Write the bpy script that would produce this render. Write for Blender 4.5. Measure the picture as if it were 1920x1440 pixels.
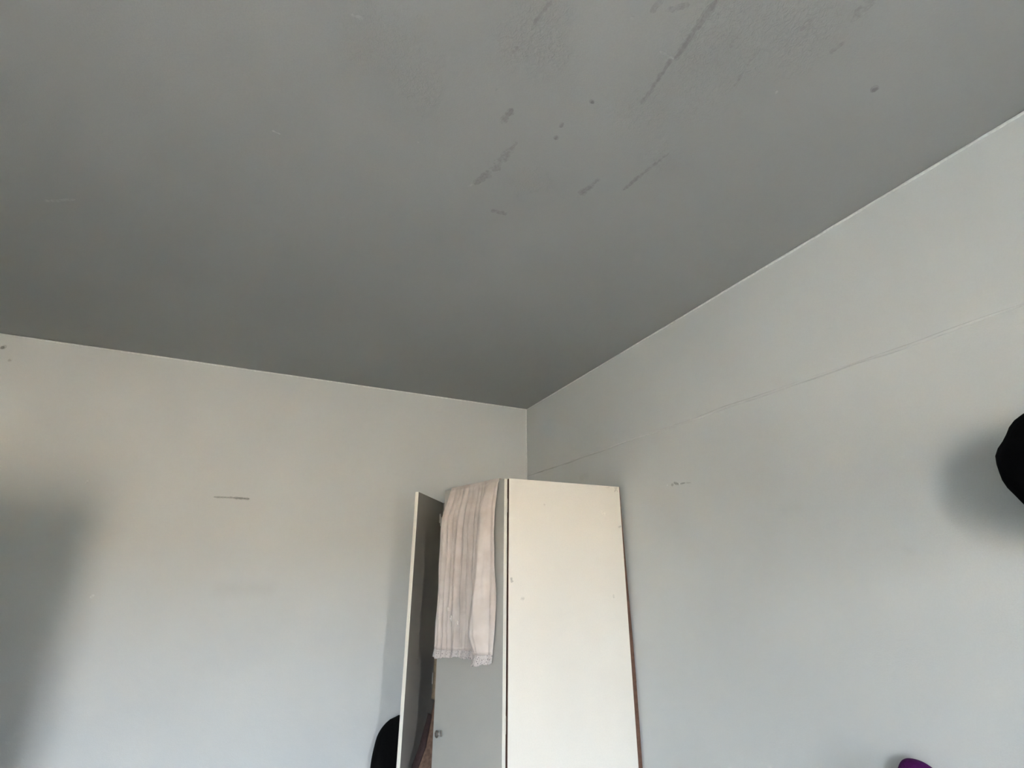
import bpy, bmesh, math, random
from mathutils import Vector, Matrix, noise as mnoise

random.seed(7)
for _o in list(bpy.data.objects):
    bpy.data.objects.remove(_o)
scene = bpy.context.scene
COL = scene.collection
R = math.radians

# ------------------------------------------------------------------ camera
CAM_Z = 1.58
F_PX, PITCH, ROLL, YAW = 932.15, R(20.236), R(0.225), R(24.916)
UR, VB, CEIL = 1.5118, 3.0044, CAM_Z + 1.05          # right wall x, back wall y, ceiling z
UL, VN = -1.37, -1.65                                # left wall x, window wall y
CAM = Vector((0, 0, CAM_Z))
_F = Vector((math.sin(YAW) * math.cos(PITCH), math.cos(YAW) * math.cos(PITCH), math.sin(PITCH)))
_R0 = Vector((math.cos(YAW), -math.sin(YAW), 0))
_U0 = _R0.cross(_F)
_RR = _R0 * math.cos(ROLL) + _U0 * math.sin(ROLL)
_UU = -_R0 * math.sin(ROLL) + _U0 * math.cos(ROLL)
cam_data = bpy.data.cameras.new('camera')
cam_data.sensor_width = 36
cam_data.lens = F_PX / 1920 * 36
cam_data.clip_start = 0.02
cam = bpy.data.objects.new('camera', cam_data)
COL.objects.link(cam)
m = Matrix((_RR, _UU, -_F)).transposed().to_4x4()
m.translation = CAM
cam.matrix_world = m
scene.camera = cam

# ------------------------------------------------------------------ daylight and exposure
SKY_COL, SKY_STR = (0.80, 0.90, 1.0, 1), 15.0
SUN_STR = 18.0
EXPOSURE = 3.42
world = bpy.data.worlds.new('sky')
scene.world = world
world.use_nodes = True
wn = world.node_tree
wn.nodes['Background'].inputs[0].default_value = SKY_COL
wn.nodes['Background'].inputs[1].default_value = SKY_STR
sun_d = bpy.data.lights.new('sun', 'SUN')
sun_d.energy = SUN_STR
sun_d.angle = R(0.6)
sun_d.color = (1.0, 0.93, 0.82)
sun = bpy.data.objects.new('sun', sun_d)
COL.objects.link(sun)
sun.location = (4, 12, 12)
sun.rotation_euler = Vector((-0.25, -0.75, -0.75)).to_track_quat('-Z', 'Y').to_euler()   # from behind the house
WINDOWS = [(-1.30, -0.87, 1.15, 2.12), (0.58, 0.75, 0.95, 2.12)]       # x0, x1, z0, z1 of the two windows behind the camera
for wx0, wx1, wz0, wz1 in WINDOWS:
    portal_d = bpy.data.lights.new('window_daylight', 'AREA')
    portal_d.shape = 'RECTANGLE'
    portal_d.size, portal_d.size_y = wx1 - wx0, wz1 - wz0
    portal_d.cycles.is_portal = True
    portal = bpy.data.objects.new('window_daylight', portal_d)
    COL.objects.link(portal)
    portal.location = ((wx0 + wx1) / 2, VN - 0.2, (wz0 + wz1) / 2)
    portal.rotation_euler = (R(90), 0, 0)            # -Z looks along +Y, into the room
vs = scene.view_settings
vs.view_transform = 'Standard'
vs.look = 'None'
vs.gamma = 1.0
vs.exposure = EXPOSURE
vs.use_curve_mapping = False
scene.cycles.use_denoising = True
scene.cycles.use_adaptive_sampling = True
scene.cycles.adaptive_threshold = 0.02
scene.cycles.max_bounces = 8
scene.cycles.diffuse_bounces = 6
scene.cycles.sample_clamp_indirect = 12


# ------------------------------------------------------------------ helpers: where a photographed mark lies on a surface
def ray(px, py):
    return (_F * F_PX + _RR * (px - 960) - _UU * (py - 720)).normalized()


def on_plane(px, py, point, normal):
    d = ray(px, py)
    n = Vector(normal)
    return CAM + d * ((Vector(point) - CAM).dot(n) / d.dot(n))


def on_ceiling(px, py): return on_plane(px, py, (0, 0, CEIL), (0, 0, 1))
def on_back(px, py): return on_plane(px, py, (0, VB, 0), (0, 1, 0))
def on_right(px, py): return on_plane(px, py, (UR, 0, 0), (1, 0, 0))


# ------------------------------------------------------------------ helpers: objects
def link(name, mesh, mat=None, parent=None, loc=None, smooth=False):
    o = bpy.data.objects.new(name, mesh)
    COL.objects.link(o)
    if mat:
        mesh.materials.append(mat)
    if parent:
        o.parent = parent
    if loc is not None:
        o.location = loc
    if smooth:
        for p in mesh.polygons:
            p.use_smooth = True
    return o


def from_bm(name, bm, mat=None, parent=None, loc=None, smooth=False):
    bmesh.ops.recalc_face_normals(bm, faces=bm.faces[:])
    me = bpy.data.meshes.new(name)
    bm.to_mesh(me)
    bm.free()
    return link(name, me, mat, parent, loc, smooth)


def empty(name, loc, rz=0):
    o = bpy.data.objects.new(name, None)
    COL.objects.link(o)
    o.empty_display_size = 0.1
    o.location = loc
    o.rotation_euler = (0, 0, rz)
    return o


def tag(o, label=None, cat=None, group=None, kind=None):
    if label: o['label'] = label
    if cat: o['category'] = cat
    if group: o['group'] = group
    if kind: o['kind'] = kind
    return o


def add_box(bm, lo, hi, bevel=0.0):
    lo, hi = Vector(lo), Vector(hi)
    r = bmesh.ops.create_cube(bm, size=1.0)
    bmesh.ops.scale(bm, vec=hi - lo, verts=r['verts'])
    bmesh.ops.translate(bm, vec=(lo + hi) / 2, verts=r['verts'])
    if bevel:
        es = list({e for v in r['verts'] for e in v.link_edges})
        bmesh.ops.bevel(bm, geom=es, offset=bevel, segments=2, affect='EDGES', profile=0.6)
    return r


def box(name, lo, hi, mat, parent=None, bevel=0.0, loc=None):
    bm = bmesh.new()
    add_box(bm, lo, hi, bevel)
    return from_bm(name, bm, mat, parent, loc)


def add_tube(bm, pts, rad, n=10, closed_ends=True):
    pts = [Vector(p) for p in pts]
    rads = rad if isinstance(rad, (list, tuple)) else [rad] * len(pts)
    rings = []
    up = Vector((0.13, 0.2, 0.97)).normalized()
    for i, p in enumerate(pts):
        t = (pts[min(i + 1, len(pts) - 1)] - pts[max(i - 1, 0)]).normalized()
        a = t.cross(up)
        if a.length < 1e-3:
            a = t.cross(Vector((1, 0, 0)))
        a.normalize()
        b = t.cross(a).normalized()
        rings.append([bm.verts.new(p + (a * math.cos(2 * math.pi * k / n) + b * math.sin(2 * math.pi * k / n)) * rads[i]) for k in range(n)])
    for r0, r1 in zip(rings, rings[1:]):
        for k in range(n):
            bm.faces.new((r0[k], r0[(k + 1) % n], r1[(k + 1) % n], r1[k]))
    if closed_ends:
        bm.faces.new(rings[0])
        bm.faces.new(rings[-1])


def grid_bm(nu, nv, fn, wrap_u=False):
    bm = bmesh.new()
    V = [[bm.verts.new(fn(i, j)) for j in range(nv)] for i in range(nu)]
    for i in range(nu if wrap_u else nu - 1):
        for j in range(nv - 1):
            a = V[i][j], V[(i + 1) % nu][j], V[(i + 1) % nu][j + 1], V[i][j + 1]
            bm.faces.new(a)
    return bm


# ------------------------------------------------------------------ helpers: materials
class NT:
    def __init__(self, name):
        self.mat = bpy.data.materials.new(name)
        self.mat.use_nodes = True
        self.t = self.mat.node_tree
        self.bsdf = self.t.nodes['Principled BSDF']
        self.tc = self.node('ShaderNodeTexCoord').outputs['Object']

    def node(self, kind, **kw):
        n = self.t.nodes.new(kind)
        for k, v in kw.items():
            setattr(n, k, v)
        return n

    def put(self, sock, v):
        if isinstance(v, bpy.types.NodeSocket):
            self.t.links.new(v, sock)
        elif v is not None:
            sock.default_value = v

    def math(self, op, a, b=None, clamp=False):
        n = self.node('ShaderNodeMath', operation=op, use_clamp=clamp)
        self.put(n.inputs[0], a)
        if b is not None: self.put(n.inputs[1], b)
        return n.outputs[0]

    def vec(self, op, a, b=None, scale=None):
        n = self.node('ShaderNodeVectorMath', operation=op)
        self.put(n.inputs[0], a)
        if b is not None: self.put(n.inputs[1], b)
        if scale is not None: self.put(n.inputs['Scale'], scale)
        return n.outputs['Value'] if op in ('DOT_PRODUCT', 'LENGTH', 'DISTANCE') else n.outputs['Vector']

    def noise(self, scale, detail=3, rough=0.55, vec=None, dist=0.0):
        n = self.node('ShaderNodeTexNoise')
        self.put(n.inputs['Vector'], vec if vec is not None else self.tc)
        n.inputs['Scale'].default_value = scale
        n.inputs['Detail'].default_value = detail
        n.inputs['Roughness'].default_value = rough
        n.inputs['Distortion'].default_value = dist
        return n.outputs['Fac']

    def ramp(self, v, a, b, lo=0.0, hi=1.0):
        n = self.node('ShaderNodeMapRange', interpolation_type='SMOOTHSTEP')
        self.put(n.inputs['Value'], v)
        n.inputs['From Min'].default_value = a
        n.inputs['From Max'].default_value = b
        n.inputs['To Min'].default_value = lo
        n.inputs['To Max'].default_value = hi
        return n.outputs['Result']

    def mix(self, fac, a, b):
        n = self.node('ShaderNodeMix', data_type='RGBA')
        self.put(n.inputs['Factor'], fac)
        self.put(n.inputs['A'], a)
        self.put(n.inputs['B'], b)
        return n.outputs['Result']

    def bump(self, h, dist, strength=1.0, normal=None):
        n = self.node('ShaderNodeBump')
        n.inputs['Strength'].default_value = strength
        n.inputs['Distance'].default_value = dist
        self.put(n.inputs['Height'], h)
        if normal: self.put(n.inputs['Normal'], normal)
        return n.outputs['Normal']

    def capsule(self, a, b, r, soft, wob=None):
        """mask (1 inside) of a worn streak between two points of the surface"""
        a, b = Vector(a), Vector(b)
        ba = b - a
        if ba.length < 1e-5:
            ba = Vector((1e-4, 1e-4, 1e-4))
        pa = self.vec('SUBTRACT', self.tc, tuple(a))
        h = self.math('MULTIPLY', self.vec('DOT_PRODUCT', pa, tuple(ba)), 1 / ba.length_squared, clamp=True)
        q = self.node('ShaderNodeVectorMath', operation='SCALE')
        q.inputs[0].default_value = tuple(ba)
        self.t.links.new(h, q.inputs['Scale'])
        d = self.vec('LENGTH', self.vec('SUBTRACT', pa, q.outputs[0]))
        if wob is not None:
            d = self.math('ADD', d, wob)
        return self.ramp(d, r - soft, r + soft, 1.0, 0.0)

    def done(self, col, rough=0.8, normal=None, **kw):
        self.put(self.bsdf.inputs['Base Color'], col)
        self.put(self.bsdf.inputs['Roughness'], rough)
        if normal: self.put(self.bsdf.inputs['Normal'], normal)
        for k, v in kw.items():
            self.put(self.bsdf.inputs[k.replace('_', ' ')], v)
        return self.mat


def rgb(r, g, b):
    f = lambda c: (c / 255 / 12.92) if c / 255 <= 0.04045 else ((c / 255 + 0.055) / 1.055) ** 2.4
    return (f(r), f(g), f(b), 1)


def sc(c, k): return (c[0] * k, c[1] * k, c[2] * k, 1)


def plaster(name, col, marks, rough_patches=(), grain=1.0):
    """matt wall paint: faint blotches, roller grain and the marks worn into this one surface"""
    T = NT(name)
    big = T.noise(1.3, 2)
    c = T.mix(T.ramp(big, 0.3, 0.7), sc(col, 0.972), sc(col, 1.02))
    fine = T.noise(260, 2, 0.6)
    c = T.mix(T.math('MULTIPLY', T.ramp(fine, 0.35, 0.65), 0.5), c, sc(col, 0.955))
    height = T.math('MULTIPLY', fine, 0.35 * grain)
    height = T.math('ADD', height, T.math('MULTIPLY', T.noise(38, 3), 0.55 * grain))
    if rough_patches:
        pm = None
        wob = T.math('MULTIPLY', T.math('SUBTRACT', T.noise(9, 3), 0.5), 0.25)
        for a, r in rough_patches:
            k = T.capsule(a, a, r, r * 0.7, wob)
            pm = k if pm is None else T.math('MAXIMUM', pm, k)
        crack = T.noise(75, 5, 0.7, dist=1.4)
        height = T.math('ADD', height, T.math('MULTIPLY', T.math('MULTIPLY', crack, pm), 5.0))
    wob_n = T.math('SUBTRACT', T.noise(70, 4, 0.65), 0.5)
    for a, b, r, s, soft, tint in marks:
        wob = T.math('MULTIPLY', wob_n, r * 1.6)
        k = T.capsule(a, b, r, max(soft, r * 0.18), wob)
        c = T.mix(T.math('MULTIPLY', k, s), c, tint)
        if soft < 0.01:
            height = T.math('SUBTRACT', height, T.math('MULTIPLY', k, 0.9 * s))
    nrm = T.bump(height, 0.0016, 0.55)
    return T.done(c, 0.82, nrm, Specular_IOR_Level=0.25)


def simple(name, col, rough=0.6, nscale=30, var=0.06, bump=0.0, **kw):
    T = NT(name)
    n = T.noise(nscale, 4)
    c = T.mix(T.ramp(n, 0.3, 0.7), sc(col, 1 - var), sc(col, 1 + var))
    nrm = T.bump(n, bump, 0.6) if bump else None
    return T.done(c, rough, nrm, **kw)


def mark_list(proj, items, px_to_m, dark, light, dist=None):
    out = []
    for it in items:
        x0, y0, x1, y1, w, s = it[:6]
        soft = it[6] if len(it) > 6 else 0.0
        a, b = proj(x0, y0), proj(x1, y1)
        d = dist or (a - CAM).length
        r = w / 2 * d / F_PX * px_to_m
        out.append((a, b, r, abs(s), soft, light if s < 0 else dark))
    return out


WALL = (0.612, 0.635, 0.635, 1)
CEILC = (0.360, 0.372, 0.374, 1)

ceil_marks = mark_list(on_ceiling, [
    (1342, 2, 1300, 62, 13, .55), (1300, 62, 1266, 110, 12, .5), (1258, 112, 1232, 152, 8, .5), (1230, 154, 1203, 194, 10, .35),
    (1034, 2, 1000, 46, 9, .35), (1240, 0, 1222, 22, 9, .3), (1425, 92, 1400, 124, 6, .4), (1398, 128, 1377, 161, 6, .4),
    (1526, 36, 1502, 57, 8, .4), (1640, -10, 1600, 38, 16, .28), (1582, 80, 1558, 99, 7, .35), (1386, 66, 1370, 88, 6, .22),
    (959, 206, 952, 216, 13, .6), (951, 219, 941, 229, 12, .32), (968, 268, 958, 280, 9, .4), (956, 282, 925, 318, 18, .3), (917, 323, 893, 344, 15, .42),
    (1122, 336, 1106, 350, 9, .35), (1106, 350, 1090, 363, 14, .45), (1253, 288, 1206, 325, 7, .38), (1206, 325, 1170, 355, 9, .45),
    (924, 394, 948, 401, 11, .35), (1045, 257, 1041, 260, 9, .6), (1055, 232, 1051, 237, 9, .45), (1111, 191, 1110, 192, 10, .85),
    (1643, 166, 1638, 169, 13, .85), (932, 168, 929, 169, 5, .4), (1250, 20, 1290, 10, 9, .2), (970, 90, 962, 98, 9, .22),
    (511, 245, 525, 251, 4, -.7), (1456, 172, 1457, 172, 6, -.8), (84, 377, 140, 374, 5, -.22), (1238, 96, 1262, 110, 5, -.4),
    (660, 28, 684, 36, 6, -.25), (783, 266, 785, 267, 4, -.5), (1184, 33, 1188, 34, 5, -.4), (878, 349, 886, 346, 5, -.3)],
    1.0, sc(CEILC, 0.50), sc(CEILC, 1.35))
ceil_rough = [(on_ceiling(x, y), r) for x, y, r in
              [(1300, 165, .10), (1230, 190, .08), (1360, 130, .08), (1280, 100, .07), (985, 50, .08), (700, 60, .07), (770, 160, .05),
               (1500, 40, .09), (1380, 20, .07), (1240, 300, .05), (1000, 340, .04)]]
back_marks = mark_list(on_back, [(401, 932, 448, 933.5, 3.2, .6), (440, 933.5, 467, 935.5, 4.2, .75), (415, 1105, 505, 1103, 14, .10, .045),
                                 (5, 651, 6, 652, 8, .9), (170, 1120, 176, 1116, 4, -.4), (18, 675, 19, 676, 6, .3), (160, 905, 168, 901, 5, -.15)],
                       1.0, sc(WALL, 0.34), sc(WALL, 1.25))
right_marks = mark_list(on_right, [(1260, 910, 1262, 909, 7, .5), (1264, 905, 1272, 908, 5, .6), (1276, 907, 1284, 905.5, 3.6, .55), (1284, 905.5, 1296, 905, 2.4, .3),
                                   (1273.5, 907, 1273.6, 907.4, 4, -.7), (1251, 910, 1252, 909, 4, -.35), (1470, 955, 1496, 950, 16, .07, .02), (1100, 892, 1090, 896, 12, .12, .012),
                                   (1845, 966, 1880, 990, 16, .05, .02), (1700, 1030, 1708, 1034, 12, .06, .01)],
                        1.0, sc(WALL, 0.45), sc(WALL, 1.25))

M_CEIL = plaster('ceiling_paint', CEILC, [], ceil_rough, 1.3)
M_BACK = plaster('back_wall_paint', WALL, [k for k in back_marks if k[4]])
M_RIGHT = plaster('right_wall_paint', WALL, [k for k in right_marks if k[4]])
M_WALL = plaster('wall_paint', WALL, [])
M_BEAD = simple('paint_edge', (0.70, 0.72, 0.71, 1), 0.8, 90, 0.08)
M_FLOOR = simple('cement_floor', (0.17, 0.15, 0.135, 1), 0.6, 14, 0.18)
M_GROUND = simple('dry_ground', (0.45, 0.375, 0.29, 1), 0.95, 0.6, 0.12)
M_FACADE = simple('sunlit_render', (0.60, 0.49, 0.375, 1), 0.9, 2.0, 0.08)
M_FRAME = simple('window_paint', (0.72, 0.72, 0.70, 1), 0.5, 40, 0.03)

# ------------------------------------------------------------------ the room shell
TH = 0.2
def structure(o): return tag(o, kind='structure')
structure(box('floor', (UL - TH, VN - TH, -0.15), (UR + TH, VB + TH, 0), M_FLOOR))
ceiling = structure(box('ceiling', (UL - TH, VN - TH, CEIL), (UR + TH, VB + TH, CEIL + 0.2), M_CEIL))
wall_back = structure(box('wall_back', (UL - TH, VB, 0), (UR + TH, VB + TH, CEIL), M_BACK))
wall_right = structure(box('wall_right', (UR, VN - TH, 0), (UR + TH, VB, CEIL), M_RIGHT))
structure(box('wall_left', (UL - TH, VN - TH, 0), (UL, VB, CEIL), M_WALL))
bm = bmesh.new()                                      # the window wall behind the camera, two openings
xs = UL
for wx0, wx1, wz0, wz1 in WINDOWS:
    add_box(bm, (xs, VN - TH, 0), (wx0, VN, CEIL))
    add_box(bm, (wx0, VN - TH, 0), (wx1, VN, wz0))
    add_box(bm, (wx0, VN - TH, wz1), (wx1, VN, CEIL))
    xs = wx1
add_box(bm, (xs, VN - TH, 0), (UR, VN, CEIL))
structure(from_bm('wall_front', bm, M_WALL))
for k_, (wx0, wx1, wz0, wz1) in enumerate(WINDOWS):
    win = structure(empty('window_%d' % (k_ + 1), ((wx0 + wx1) / 2, VN - 0.12, wz0)))
    hw, hh = (wx1 - wx0) / 2, wz1 - wz0
    bm = bmesh.new()
    for lo, hi in (((-hw, -.03, 0), (-hw + .03, .03, hh)), ((hw - .03, -.03, 0), (hw, .03, hh)),
                   ((-hw + .03, -.03, 0), (hw - .03, .03, .03)), ((-hw + .03, -.03, hh - .03), (hw - .03, .03, hh))):
        add_box(bm, lo, hi, 0.004)
    from_bm('window_frame', bm, M_FRAME, win)
    box('window_sill', (-hw - .03, .10, -.035), (hw + .03, .20, -.002), M_FRAME, win, 0.004)
structure(box('ground', (-60, -70, -0.6), (60, 25, -0.45), M_GROUND))
structure(box('wall_light_blocker', (-2.2, -3.25, -0.45), (0.15, -3.10, 1.30), M_FACADE))     # unseen wall added to keep ground light off the ceiling's left side
# the low sunlit house across the yard, seen by the walls through the window
structure(box('wall_opposite', (-22, -14.4, -0.45), (20, -14.0, 3.0), M_FACADE))

# scrapes, chips and specks in the paint: thin irregular flakes, each its own piece
SCRAPE_MATS = {}
def scrape_mat(base, s, tint):
    key = (base[:3], round(s, 1), tint[0] > base[0])
    if key not in SCRAPE_MATS:
        c = tuple(base[i] + (tint[i] - base[i]) * max(.12, key[1]) for i in range(3)) + (1,)
        SCRAPE_MATS[key] = simple('worn_paint', c, 0.85, 120, 0.10, 0.0008, Specular_IOR_Level=0.2)
    return SCRAPE_MATS[key]


def scrape(a, b, r, mat, thick, seed, out, parent):
    """a flake between two points of a surface; out is the unit normal into the room"""
    out = Vector(out)
    d = (b - a)
    L = d.length
    d = d / L if L > 1e-5 else out.orthogonal().normalized()
    nrm = out.cross(d)
    n = max(10, min(50, int(8 + L / .006)))
    rim = []
    bm = bmesh.new()
    for side in (1, -1):
        for i in range(n + 1):
            t = i / n if side > 0 else 1 - i / n
            e = min(1, math.sqrt(max(0, 1 - (2 * t - 1) ** (8 if L > 2 * r else 2))))
            q = Vector((t * L * 60 + seed * 3.1, side * 2.0, seed))
            w = r * max(.06, e) * (0.85 + 0.6 * mnoise.noise(q) + .35 * mnoise.noise(q * 2.7))
            rim.append(a - d * r * .5 + d * (t * (L + r)) + nrm * side * w)
    vt = [bm.verts.new(p + out * thick) for p in rim]
    vb = [bm.verts.new(p - out * .0005) for p in rim]
    m_ = len(vt)
    for i in range(m_ // 2 - 1):
        j = m_ - 1 - i
        bm.faces.new((vt[i], vt[i + 1], vt[j - 1], vt[j]))
    for i in range(m_):
        bm.faces.new((vt[i], vt[(i + 1) % m_], vb[(i + 1) % m_], vb[i]))
    return from_bm('paint_scrape', bm, mat, parent)


def scrapes(marks, base, out, parent, k=1.0):
    for i_, (a, b, r, s_, soft, tint) in enumerate(marks):
        if soft:
            continue
        scrape(a, b, r * 1.15, scrape_mat(base, s_ * .45 * k, tint), .0004, i_, out, parent)
        scrape(a, b, r * .7, scrape_mat(base, s_ * k, tint), .0006, i_ + 50, out, parent)


scrapes(ceil_marks, CEILC, (0, 0, -1), ceiling, .8)
scrapes(back_marks, WALL, (0, -1, 0), wall_back)
scrapes(right_marks, WALL, (-1, 0, 0), wall_right)

# pale brushed paint along the ceiling line, the corner and the plaster seam
def bead(name, p0, p1, n1, n2, w, d, mat, parent=None, steps=90, jit=0.3, wavy=0.0, seed=0):
    """a slightly uneven raised line: half-round section of width w along n1, proud by d along n2"""
    p0, p1, n1, n2 = Vector(p0), Vector(p1), Vector(n1), Vector(n2)
    def fn(i, j):
        t = i / (steps - 1)
        a = math.pi * j / 6
        k = 1 + jit * mnoise.noise(Vector((t * 37, seed, 1.3)))
        off = n1 * (wavy * mnoise.noise(Vector((t * 23, seed + 5, 0.2))))
        return p0.lerp(p1, t) + off + n1 * (math.cos(a) * w / 2 * k) + n2 * (math.sin(a) * d * k - 0.0003)
    return from_bm(name, grid_bm(steps, 7, fn), mat, parent, smooth=True)


structure(bead('trim_1', (UL, VB, CEIL - .005), (UR - .002, VB, CEIL - .005), (0, 0, 1), (0, -1, 0), .009, .003, M_BEAD, seed=1))
structure(bead('trim_2', (UR, VN, CEIL - .005), (UR, VB - .002, CEIL - .005), (0, 0, 1), (-1, 0, 0), .009, .003, M_BEAD, seed=2))
structure(bead('trim_3', (UR - .005, VB, 0.02), (UR - .005, VB, CEIL - .01), (1, 0, 0), (0, -1, 0), .009, .003, M_BEAD, seed=3))
ZS = CAM_Z + 0.5774
bead('plaster_seam', (UR, VN + .02, ZS), (UR, VB - .002, ZS), (0, 0, 1), (-1, 0, 0), .009, .0035, M_RIGHT, wall_right, 260, 0.7, .004, 4)

# ------------------------------------------------------------------ the wardrobe
P = Vector((0.9108, 1.9862, 0))
TW = R(-0.869)
DEPTH, WIDTH, HT, BT = 0.5791, 0.9759, CAM_Z + 0.3658, 0.017
DW = 0.483
wr = empty('wardrobe', P, TW)
tag(wr, 'tall cream two-door wardrobe standing in the corner with both doors ajar', 'wardrobe')
W2L = (Matrix.Translation(P) @ Matrix.Rotation(TW, 4, 'Z')).inverted()
side_pt = lambda x, y: W2L @ on_plane(x, y, P, (Matrix.Rotation(TW, 3, 'Z') @ Vector((0, 1, 0))))
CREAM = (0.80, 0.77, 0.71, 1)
side_marks = mark_list(side_pt, [(958, 1084, 959.5, 1091, 5, .6), (959, 1090, 962, 1090, 3, .4), (979, 1121, 981, 1124, 6, .35), (1150, 1116, 1151, 1120, 5, .35),
                                 (1153, 914, 1158, 922, 3, .35), (1157, 914, 1152, 922, 3, .3), (1160, 988, 1164, 987, 5, .4), (1128, 960, 1135, 965, 7, -.3),
                                 (1020, 946, 1022, 947, 4, .2), (1137, 915, 1142, 914, 3, .25)], 1.0, sc(CREAM, 0.42), sc(CREAM, 1.12), 2.3)


def board_mat(name, col, marks=(), rough=0.5):
    T = NT(name)
    c = T.mix(T.ramp(T.noise(3, 3), 0.3, 0.7), sc(col, 0.975), sc(col, 1.015))
    c = T.mix(T.math('MULTIPLY', T.ramp(T.noise(190, 2), 0.42, 0.62), 0.35), c, sc(col, 0.94))
    w = T.math('SUBTRACT', T.noise(260, 3), 0.5)
    for a, b, r, s, soft, tint in marks:
        c = T.mix(T.math('MULTIPLY', T.capsule(a, b, r, r * 0.6, T.math('MULTIPLY', w, r)), s), c, tint)
    nrm = T.bump(T.noise(120, 3), 0.0006, 0.35)
    return T.done(c, rough, nrm, Specular_IOR_Level=0.35)


M_SIDE = board_mat('cream_laminate', CREAM)
M_CREAM = board_mat('cream_board', CREAM)
M_EDGE = board_mat('cream_edge_band', (0.80, 0.78, 0.70, 1))
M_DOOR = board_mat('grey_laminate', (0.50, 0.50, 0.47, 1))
M_INNER = board_mat('inner_board', (0.36, 0.34, 0.31, 1), rough=0.65)
M_HARD = simple('brown_hardboard', (0.13, 0.065, 0.042, 1), 0.75, 50, 0.2)
M_STEEL = simple('steel', (0.72, 0.71, 0.68, 1), 0.28, 60, 0.05, Metallic=1.0)
M_BRASS = simple('worn_metal', (0.35, 0.30, 0.27, 1), 0.35, 80, 0.15, Metallic=1.0)

near_side = box('side_panel', (0, 0, 0), (DEPTH, BT, HT), M_SIDE, wr, 0.0012)
scrapes(side_marks, CREAM, (0, -1, 0), near_side, 1.0)
box('side_panel', (0, WIDTH - BT, 0), (DEPTH, WIDTH, HT), M_CREAM, wr, 0.0012)
box('top_panel', (0.002, BT, HT - BT), (DEPTH, WIDTH - BT, HT), M_CREAM, wr, 0.0012)
box('bottom_panel', (0.002, BT, 0.07), (DEPTH, WIDTH - BT, 0.07 + BT), M_CREAM, wr, 0.0012)
box('plinth', (0.02, BT, 0.0), (0.037, WIDTH - BT, 0.07), M_CREAM, wr, 0.0012)
box('hat_shelf', (0.02, BT, HT - .30), (DEPTH - .004, WIDTH - BT, HT - .30 + BT), M_CREAM, wr, 0.0012)
for y0_, y1_ in ((0.001, BT), (WIDTH - BT, WIDTH - .001)):
    box('front_edge', (-.0008, y0_, .001), (.0006, y1_, HT - .002), M_HARD, wr)  # dark strips added so the gap beside the door looks shaded
# back board: bows away from the carcass towards the floor
bm = bmesh.new()
n = 12
vv = []
for i in range(n + 1):
    z = HT * (1 - i / n)
    t = 0.003 + 0.017 * min(1, max(0, (HT - z) / 0.75)) ** 1.3
    vv.append([bm.verts.new((DEPTH + a, y, z)) for a, y in ((0, .001), (t, .001), (t, WIDTH - .001), (0, WIDTH - .001))])
for a, b in zip(vv, vv[1:]):
    for k in range(4):
        bm.faces.new((a[k], a[(k + 1) % 4], b[(k + 1) % 4], b[k]))
bm.faces.new(vv[0]); bm.faces.new(vv[-1])
from_bm('back_panel', bm, M_HARD, wr)
bm = bmesh.new()
add_tube(bm, [(DEPTH / 2, BT, HT - .36), (DEPTH / 2, WIDTH - BT, HT - .36)], 0.012, 14)
from_bm('clothes_rail', bm, M_STEEL, wr, smooth=True)


def door(pin, ang, sgn, outer_pin):
    """door leaf: local +y runs from the hinge to the free edge, local -x is the outside"""
    d = bpy.data.objects.new('door', None)
    x0, x1 = (0, BT) if outer_pin else (-BT, 0)
    bm = bmesh.new()
    y0, y1 = (0, DW) if sgn > 0 else (-DW, 0)
    add_box(bm, (x0, y0, 0.075), (x1, y1, HT - .003), 0.001)
    bmesh.ops.recalc_face_normals(bm, faces=bm.faces[:])
    me = bpy.data.meshes.new('door')
    bm.to_mesh(me)
    bm.free()
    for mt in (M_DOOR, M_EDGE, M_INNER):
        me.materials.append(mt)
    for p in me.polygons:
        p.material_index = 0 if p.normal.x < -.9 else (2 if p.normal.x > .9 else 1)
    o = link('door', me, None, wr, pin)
    bpy.data.objects.remove(d)
    o.rotation_euler = (0, 0, ang)
    for z in (HT - .115, HT / 2 + .05, 0.20):          # hinges
        bm = bmesh.new()
        s = 1 if sgn > 0 else -1
        add_box(bm, (x1, min(.012 * s, .05 * s), z - .026), (x1 + .0022, max(.012 * s, .05 * s), z + .026), 0.0006)
        add_tube(bm, [(x1 + .006, .010 * s, z - .029), (x1 + .006, .010 * s, z + .029)], 0.0038, 10)
        from_bm('hinge', bm, M_STEEL, o, smooth=False)
    return o


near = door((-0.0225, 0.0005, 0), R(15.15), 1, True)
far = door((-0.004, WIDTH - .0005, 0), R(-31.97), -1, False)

far_m = Matrix.Translation(P) @ Matrix.Rotation(TW, 4, 'Z') @ Matrix.Translation((-0.004, WIDTH - .0005, 0)) @ Matrix.Rotation(R(-31.97), 4, 'Z')
hg = far_m.inverted() @ on_plane(823.5, 972, far_m.translation, far_m.to_3x3() @ Vector((1, 0, 0)))
bm = bmesh.new()
add_box(bm, (.0005, hg.y - .0012, hg.z - .026), (.010, hg.y + .0012, hg.z + .026), .0005)
from_bm('hinge_leaf', bm, M_STEEL, far)

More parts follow.
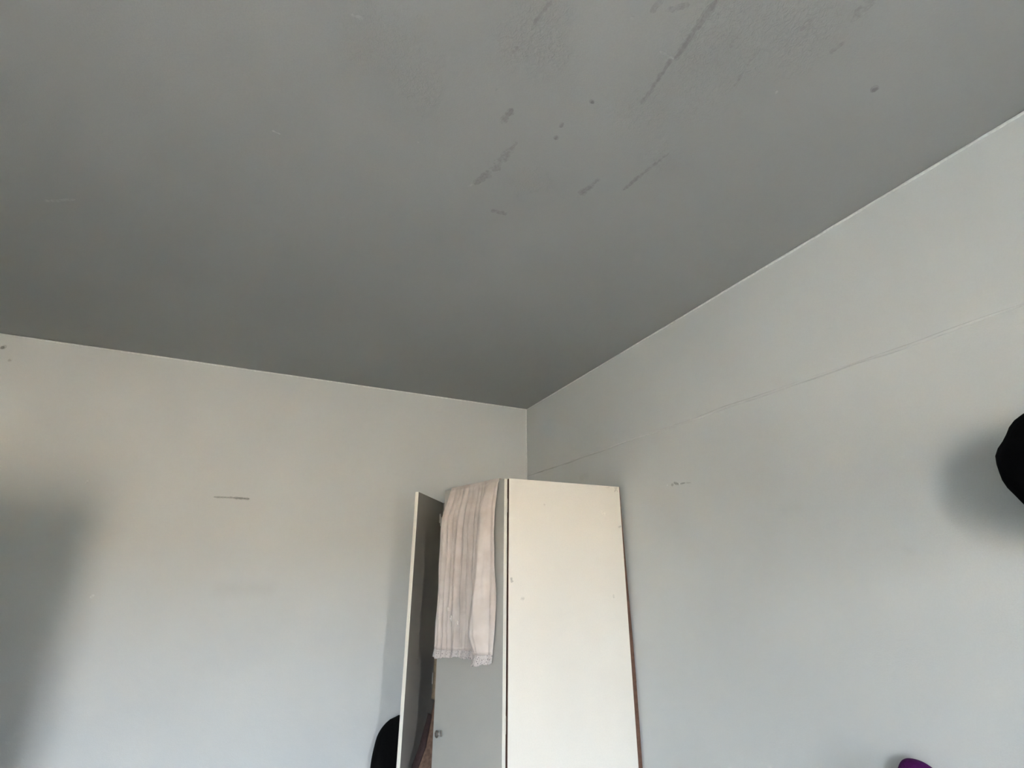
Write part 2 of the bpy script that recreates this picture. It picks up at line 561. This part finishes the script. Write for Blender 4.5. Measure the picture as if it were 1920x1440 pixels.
# lock with its key on the near door, close to the free edge
zl = 1.005
near_m = Matrix.Translation(P) @ Matrix.Rotation(TW, 4, 'Z') @ Matrix.Translation((-0.0225, 0.0005, 0)) @ Matrix.Rotation(R(15.15), 4, 'Z')
def on_door(px, py):
    return near_m.inverted() @ on_plane(px, py, near_m.translation, near_m.to_3x3() @ Vector((1, 0, 0)))
lk = on_door(828, 1375)
bm = bmesh.new()
add_tube(bm, [(-.0005, lk.y, lk.z), (-.007, lk.y, lk.z), (-.009, lk.y, lk.z)], [.012, .012, .009], 18)
add_tube(bm, [(-.009, lk.y, lk.z), (-.020, lk.y, lk.z)], .004, 8)
lock = from_bm('lock', bm, M_STEEL, near, smooth=False)
bm = bmesh.new()
add_tube(bm, [(-.024 + .0085 * math.cos(a), lk.y + .012, lk.z + .0095 * math.sin(a)) if False else
              (-.022, lk.y + .006 + .010 * math.cos(a), lk.z - .001 + .011 * math.sin(a)) for a in [2 * math.pi * i / 18 for i in range(19)]], .0032, 8)
from_bm('key', bm, M_BRASS, lock, smooth=True)

# ------------------------------------------------------------------ pale lace cloth hung over the near door
T = NT('lace_cloth_fabric')
c = T.mix(T.ramp(T.noise(14, 3), 0.35, 0.65), (0.60, 0.535, 0.495, 1), (0.66, 0.60, 0.565, 1))
weave = T.noise(420, 2)
M_CLOTH = T.done(c, 0.9, T.bump(weave, 0.0006, 0.5), Sheen_Weight=0.15, Specular_IOR_Level=0.15)
T = NT('lace_band')
vor = T.node('ShaderNodeTexVoronoi', feature='DISTANCE_TO_EDGE')
T.put(vor.inputs['Vector'], T.tc)
vor.inputs['Scale'].default_value = 150
hole = T.ramp(vor.outputs['Distance'], 0.26, 0.36, 1.0, 0.45)
c = T.mix(T.ramp(vor.outputs['Distance'], 0.02, 0.3), (0.60, 0.555, 0.54, 1), (0.50, 0.465, 0.45, 1))
M_LACE = T.done(c, 0.9, T.bump(vor.outputs['Distance'], 0.001, 0.6), Alpha=hole, Specular_IOR_Level=0.15)
M_THREAD = simple('embroidery_thread', (0.84, 0.78, 0.74, 1), 0.7, 300, 0.1)

S_R = on_door(935, 1000).y                                    # right edge of the cloth, along the door
S_L0, S_L1 = on_door(846, 950).y, on_door(829, 1120).y      # left edge: on the door top, then lower down
FOLDS = [(0.03, .020, .7), (0.10, .022, .9), (0.185, .024, .8), (0.27, .020, .7), (0.36, .030, .8), (0.47, .026, .55), (0.57, .026, .6),
         (0.66, .020, .5), (0.72, .014, .5), (0.86, .062, 1.35), (0.975, .018, .6)]        # centre, half width (as k), height; k runs left to right


def ztop(): return HT - .003


def hem_z(k):
    pts = [(0, 1213), (.1, 1216), (.35, 1217.5), (.62, 1219), (.72, 1221), (.78, 1226), (1, 1227)]
    x = 818 + 113 * k
    for (a, ya), (b, yb) in zip(pts, pts[1:]):
        if k <= b:
            return on_door(x, ya + (yb - ya) * (k - a) / (b - a)).z
    return on_door(x, 1227).z


def fold(k, t):
    """height of the folds over the door, t = 0 on the door top, 1 at the hem"""
    k2 = k + 0.012 * math.sin(7 * t + 9 * k) * t
    h = 0
    for cx, wd_, ht_ in FOLDS:
        g = max(0, 1 - abs(k2 - cx) / (wd_ * 2.0))
        h = max(h, ht_ * math.sin(g * math.pi / 2) ** 0.8)
    h += 0.14 * mnoise.noise(Vector((k * 40, t * 5, 2.0)))
    amp = 0.007 + 0.030 * min(1, t * 5)
    if 0.76 < k < 0.95:
        amp *= 1.0 + 0.7 * min(1, max(0, t - .2) * 1.6) * (1 if t < .9 else max(0, 1 - (t - .9) * 9))
    return amp * h


NK, NTP, NB = 121, 70, 22


def cloth_pt(k, t, extra=0.0):
    te = min(1, t * 3.4)
    te = te * te * (3 - 2 * te)
    left = S_L0 + (S_L1 - S_L0) * te
    s = left + (S_R - left) * k + 0.002 * math.sin(t * 9 + k * 5)
    zt = ztop() + .004 + 0.006 * fold(k, 0) / .01 * .4
    z = zt + (hem_z(k) - zt) * t
    x = -.0035 - fold(k, t) - extra - 0.004 * min(1, t * 6)
    if t < 0.02:
        x = -.003
    return Vector((x, s, z))


def cloth_fn(i, j):
    k = i / (NK - 1)
    if j >= NB:
        return cloth_pt(k, (j - NB) / (NTP - 1))
    b = j / NB                                               # behind the door and over its top
    top = cloth_pt(k, 0)
    if b < 0.85:
        q = b / 0.85
        return Vector((BT + .004 + .4 * fold(k, 1 - q), top.y, top.z - .40 * (1 - q) - .004))
    q = (b - 0.85) / 0.15
    return Vector((BT + .004 - q * (BT + .007), top.y, top.z + .003 * math.sin(q * math.pi) - .004 * (1 - q)))


cl = empty('lace_cloth', near_m @ Vector((0, .25, HT)), 0)
tag(cl, 'pale pink gathered cloth with lace hem hung over the ajar wardrobe door', 'cloth')
TO_CL = cl.matrix_basis.inverted() @ near_m


def cloth_obj(name, bm, mat, parent, thick=0.0012):
    bm.transform(TO_CL)
    o = from_bm(name, bm, mat, parent, smooth=True)
    md = o.modifiers.new('thickness', 'SOLIDIFY')
    md.thickness = thick
    md.offset = 0
    return o


body = cloth_obj('cloth', grid_bm(NK, NTP + NB, cloth_fn), M_CLOTH, cl)


def lace_fn(i, j):
    k = i / (NK * 3 - 3)
    p = cloth_pt(k, 0.998, -.0015)
    q = j / 8
    drop = on_door(870, 1222).z - on_door(870, 1240).z
    drop *= (1.0 if k < .74 else 1.25) * (0.92 + .1 * math.sin(k * 11))
    sc_ = 0.82 + 0.18 * abs(math.sin(k * math.pi * 15))
    flare = 1 + q * 0.25
    return Vector((p.x * flare - .001, p.y + .0015 * math.sin(k * 60) * q, p.z - drop * q * sc_))


cloth_obj('lace_hem', grid_bm(NK * 3 - 2, 9, lace_fn), M_LACE, cl, 0.0008)
# stitched tuck line above the lace, and gathered flounce seam
bm = bmesh.new()
add_tube(bm, [cloth_pt(i / 200, 0.985) + Vector((-.0008, 0, 0)) for i in range(201)], .0012, 6)
bm.transform(TO_CL)
from_bm('stitched_seam', bm, M_CLOTH, cl, smooth=True)
# raised floral embroidery near the bottom
for cx, cy, rr, nn in ((858, 1160, .016, 6), (866, 1168, .011, 5), (852, 1142, .010, 5), (860, 1130, .008, 5), (868, 1150, .007, 4), (849, 1160, .007, 4), (895, 1150, .008, 5), (856, 1176, .006, 4)):
    w = on_door(cx, cy)
    k = (w.y - S_L1) / (S_R - S_L1)
    t = (ztop() - w.z) / (ztop() - hem_z(k))
    b = cloth_pt(k, t)
    def petal(i, j):
        a_, q = 2 * math.pi * i / (nn * 8), j / 5
        r_ = rr * (.55 + .45 * abs(math.cos(a_ * nn / 2))) * q
        return b + Vector((-.0005 - .003 * (1 - q * q) ** .5, math.cos(a_) * r_, math.sin(a_) * r_))
    bm = grid_bm(nn * 8, 6, petal, True)
    bmesh.ops.remove_doubles(bm, verts=bm.verts[:], dist=1e-6)
    bm.transform(TO_CL)
    from_bm('embroidered_flower', bm, M_THREAD, cl, smooth=True)

# ------------------------------------------------------------------ brown coat bulging out between the doors
VC = 2.60                                                     # the plane the coat hangs in
outline = [(824, 1150), (816, 1225), (813, 1270), (810.5, 1308), (803, 1340), (794, 1372), (787, 1400), (771, 1440)]
pc = [on_plane(x, y, (0, VC, 0), (0, 1, 0)) for x, y in outline]
M_COAT = simple('brown_wool', (0.17, 0.105, 0.075, 1), 0.95, 60, 0.25, 0.001)
M_LINING = simple('dark_maroon_lining', (0.035, 0.018, 0.018, 1), 0.9, 60, 0.2)
M_TAN = simple('tan_facing', (0.30, 0.235, 0.16, 1), 0.9, 60, 0.15)
coat = empty('brown_coat', (1.2, VC, 0))
tag(coat, 'brown coat with tan facing bulging out between the open wardrobe doors', 'coat')
prof = [(p.x, p.z) for p in pc]
slope = (prof[-1][0] - prof[-2][0]) / (prof[-1][1] - prof[-2][1])
prof += [(prof[-1][0] + slope * .35 * (0.80 - prof[-1][1]), .80), (prof[-1][0] - .02, .55)]
prof = [(1.10, HT - .40), (0.99, HT - .42), (0.93, HT - .46), (prof[0][0] + .04, HT - .50)] + [q for q in prof if q[1] < HT - .52]


def front_edge(z):
    for (xa, za), (xb, zb) in zip(prof, prof[1:]):
        if za >= z >= zb:
            return xa + (xb - xa) * (za - z) / max(1e-6, za - zb)
    return prof[-1][0]


COAT_TOP, COAT_BOT = HT - .40, 0.55


def coat_fn(x_in, x_back, th, nf, ph):
    def fn(i, j):
        z = COAT_TOP + (COAT_BOT - COAT_TOP) * j / 59
        a = 2 * math.pi * i / 64
        xf = front_edge(z) + x_in
        xb = x_back + 0.10 * (z - COAT_BOT) / (COAT_TOP - COAT_BOT) * -1
        q = (1 - math.cos(a)) / 2                              # 0 at the front edge, 1 at the back
        x = xf + (xb - xf) * q
        ex = .25 + .75 * j / 59
        t = th * (.35 + .65 * min(1, j / 14)) * abs(math.sin(a)) ** 0.6 * (1 if a < math.pi else -1)
        t += .012 * ex * math.sin(q * nf + ph) * (1 if 0.03 < q < .97 else .3)
        return Vector((x - 1.2, t, z))
    return fn


def closed(bm):
    es = [e for e in bm.edges if e.is_boundary]
    bmesh.ops.holes_fill(bm, edges=es)
    return bm


from_bm('coat_body', closed(grid_bm(64, 60, coat_fn(.016, 1.42, .045, 26, .4), True)), M_COAT, coat, smooth=True)


def strip_fn(z0, z1, x_in, wid, th):
    def fn(i, j):
        z = z0 + (z1 - z0) * j / 29
        a = 2 * math.pi * i / 20
        w = wid(j / 29)
        return Vector((front_edge(z) - 1.2 + x_in + w * (1 - math.cos(a)) / 2, th * math.sin(a) - .012 * (1 - math.cos(a)) + .003 * math.sin(z * 40), z))
    return fn


z_a = on_plane(803, 1338, (0, VC, 0), (0, 1, 0)).z
z_b = on_plane(811, 1310, (0, VC, 0), (0, 1, 0)).z
from_bm('lining', closed(grid_bm(20, 30, strip_fn(z_a, .60, -.002, lambda t: .008 + .016 * min(1, t * 3), .014), True)), M_LINING, coat, smooth=True)
from_bm('facing', closed(grid_bm(20, 30, strip_fn(HT - .53, z_b, -.001, lambda t: .05 - .03 * max(0, t * 2 - 1), .03), True)), M_TAN, coat, smooth=True)
bm = bmesh.new()
add_tube(bm, [(-.26, 0, HT - .44), (-.1, 0, HT - .41), (0, 0, HT - .395), (.02, 0, HT - .40), (.16, 0, HT - .44)], .006, 8)
hook_c = (W2L.inverted() @ Vector((DEPTH / 2, 0, 0))).x - 1.2
add_tube(bm, [(0, 0, HT - .395), (hook_c + .016, 0, HT - .375)] + [(hook_c + .0155 * math.cos(a), 0, HT - .36 + .0155 * math.sin(a)) for a in [R(-10 + 20 * i) for i in range(11)]], .0024, 8)
from_bm('hanger', bm, M_STEEL, coat, smooth=True)

# ------------------------------------------------------------------ black bag hung behind the open door
M_BLACK = simple('black_fabric', (0.0035, 0.0035, 0.0038, 1), 0.95, 200, 0.3, 0.0006, Specular_IOR_Level=0.1)
M_BLACK2 = simple('black_felt', (0.0025, 0.0025, 0.0028, 1), 1.0, 200, 0.3, Specular_IOR_Level=0.04)
VBAG = 2.92
pb = [on_plane(x, y, (0, VBAG, 0), (0, 1, 0)) for x, y in ((748, 1347), (728, 1364), (711, 1397), (700, 1440))]
bag_l = pb[-1].x - .012
bag_cx = 0.732
bag_hw = bag_cx - bag_l
bag_top = pb[0].z + .012
bag = empty('black_bag', (bag_cx, VBAG, bag_top - .44))
tag(bag, 'black round-topped bag hanging on the wall behind the open wardrobe door', 'bag')


def bag_fn(i, j):
    a = 2 * math.pi * i / 40
    t = j / 31                                                 # 0 top .. 1 bottom
    if t < .42:
        w = bag_hw * (1 - (1 - t / .42) ** 2.05) ** 0.5 if t > 0 else .001
        w = max(w, .002)
    elif t > .9:
        w = bag_hw * (1 - .25 * ((t - .9) / .1) ** 2)
    else:
        w = bag_hw
    d = .056 * min(1, (t / .2 + .05)) ** .5 * (1 if t < .92 else 1 - .5 * ((t - .92) / .08) ** 2)
    ca, sa = math.cos(a), math.sin(a)
    x = w * abs(ca) ** .8 * (1 if ca > 0 else -1)
    y = d * abs(sa) ** .8 * (1 if sa > 0 else -1)
    return Vector((x + .002 * math.sin(t * 17 + a * 3), y, .44 * (1 - t)))


from_bm('bag_body', closed(grid_bm(40, 32, bag_fn, True)), M_BLACK, bag, smooth=True)
bm = bmesh.new()
add_box(bm, (-bag_hw * .7, -.095, .04), (bag_hw * .7, -.06, .22), .015)
from_bm('front_pocket', bm, M_BLACK, bag, smooth=True)
bm = bmesh.new()
add_tube(bm, [(.02 + .025 * math.cos(a), .052, .395 + .03 * math.sin(a)) for a in [R(-10 + 20 * i) for i in range(11)]], .005, 8)
from_bm('carry_loop', bm, M_BLACK, bag, smooth=True)
bm = bmesh.new()
add_tube(bm, [(.02, VB - VBAG, .418), (.02, .06, .418), (.02, .046, .414), (.02, .040, .422)], .003, 8)
from_bm('hook', bm, M_STEEL, bag, smooth=True)

# ------------------------------------------------------------------ black hat on the right wall
hc = on_plane(2055, 869, (UR - .19, 0, 0), (1, 0, 0))
hat = empty('black_hat', (UR, hc.y, hc.z))
tag(hat, 'black soft rounded hat hung high on the right wall', 'hat')
HAT_PROF = [(.050, .066), (.066, .094), (.095, .112), (.130, .122), (.165, .127), (.200, .127), (.235, .118), (.262, .098), (.280, .070), (.291, .036), (.294, .004)]


def hat_fn(i, j):
    a = 2 * math.pi * i / 48
    q = j / 30 * (len(HAT_PROF) - 1)
    k = min(int(q), len(HAT_PROF) - 2)
    d = HAT_PROF[k][0] + (HAT_PROF[k + 1][0] - HAT_PROF[k][0]) * (q - k)
    r = HAT_PROF[k][1] + (HAT_PROF[k + 1][1] - HAT_PROF[k][1]) * (q - k)
    lump = 1 + .020 * math.sin(3 * a + 1.0 + 4 * d) + .016 * math.sin(7 * a + .4) + .012 * math.sin(12 * a + 2 + 9 * d)
    r *= 1 + (lump - 1) * min(1, r / .08)
    return Vector((-d, r * math.cos(a), r * math.sin(a)))


from_bm('crown', closed(grid_bm(48, 31, hat_fn, True)), M_BLACK2, hat, smooth=True)
bm = bmesh.new()
ring = [(-.050, .082 * math.cos(a) * (1 + .05 * math.sin(3 * a + 1.2)), .084 * math.sin(a) * (1 + .05 * math.sin(3 * a + 1.2))) for a in [2 * math.pi * i / 40 for i in range(41)]]
add_tube(bm, ring, .014, 8)
from_bm('rolled_brim', bm, M_BLACK2, hat, smooth=True)
bm = bmesh.new()
add_tube(bm, [(0, 0, .05), (-.10, 0, .05), (-.125, 0, .06), (-.13, 0, .08)], .006, 8)
from_bm('peg', bm, M_STEEL, hat, smooth=True)

# ------------------------------------------------------------------ purple cap lower on the right wall
M_PURPLE = simple('purple_fabric', (0.060, 0.004, 0.080, 1), 0.9, 160, 0.2, 0.0006, Specular_IOR_Level=0.2)
pcn = on_plane(1716, 1424, (UR - .05, 0, 0), (1, 0, 0))
cap = empty('purple_cap', (UR, pcn.y, pcn.z))
tag(cap, 'purple cap hanging on the right wall at the bottom of the picture', 'cap')


def cap_fn(i, j):
    a = 2 * math.pi * i / 36
    t = j / 27
    ang = t * math.pi * .62
    r = .085 * math.sin(ang) ** .8
    z = -.155 * (1 - math.cos(ang)) / (1 - math.cos(math.pi * .62))
    return Vector((-.052 + r * .52 * math.cos(a), r * .78 * math.sin(a) - .35 * -z * .55 + .004 * math.sin(6 * a) * t, z))


from_bm('cap_crown', closed(grid_bm(36, 28, cap_fn, True)), M_PURPLE, cap, smooth=True)


def peak_fn(i, j):
    a = math.pi * i / 20
    q = j / 8
    return Vector((-.09 - .05 * q * math.sin(a), -.033 + .068 * math.cos(a) * (1 - .2 * q), -.150 - .05 * q * math.sin(a) + .01 * math.cos(a) ** 2))


o = from_bm('peak', grid_bm(21, 9, peak_fn), M_PURPLE, cap, smooth=True)
md = o.modifiers.new('thickness', 'SOLIDIFY'); md.thickness = .003
bm = bmesh.new()
add_tube(bm, [(0, -.012, -.03), (-.04, -.012, -.03), (-.052, -.012, -.02)], .004, 8)
from_bm('peg', bm, M_STEEL, cap, smooth=True)

# ------------------------------------------------------------------ tall cupboard standing left of the picture; its shadow falls on the back wall
CB_X, CB_Y0, CB_Y1, CB_H = -.848, 1.40, 2.20, 1.85
cup = empty('tall_cupboard', ((UL + CB_X) / 2, (CB_Y0 + CB_Y1) / 2, 0))
tag(cup, 'tall cupboard against the left wall whose shadow falls on the back wall', 'cupboard')
hx, hy = (CB_X - UL) / 2 - .004, (CB_Y1 - CB_Y0) / 2
M_CUP = board_mat('cupboard_board', (0.42, 0.36, 0.30, 1))
bm = bmesh.new()
add_box(bm, (-hx, -hy, 0), (hx - .02, hy, CB_H), .002)
from_bm('cupboard_body', bm, M_CUP, cup)
for s in (-1, 1):
    dr = box('cupboard_door', (hx - .019, min(s * .002, s * (hy - .002)), .08), (hx, max(s * .002, s * (hy - .002)), CB_H - .004), M_CUP, cup, .002)
    bm = bmesh.new()
    add_tube(bm, [(hx, s * .04, .98), (hx + .02, s * .04, .98), (hx + .02, s * .04, 1.1), (hx, s * .04, 1.1)], .005, 8)
    from_bm('handle', bm, M_STEEL, dr, smooth=True)
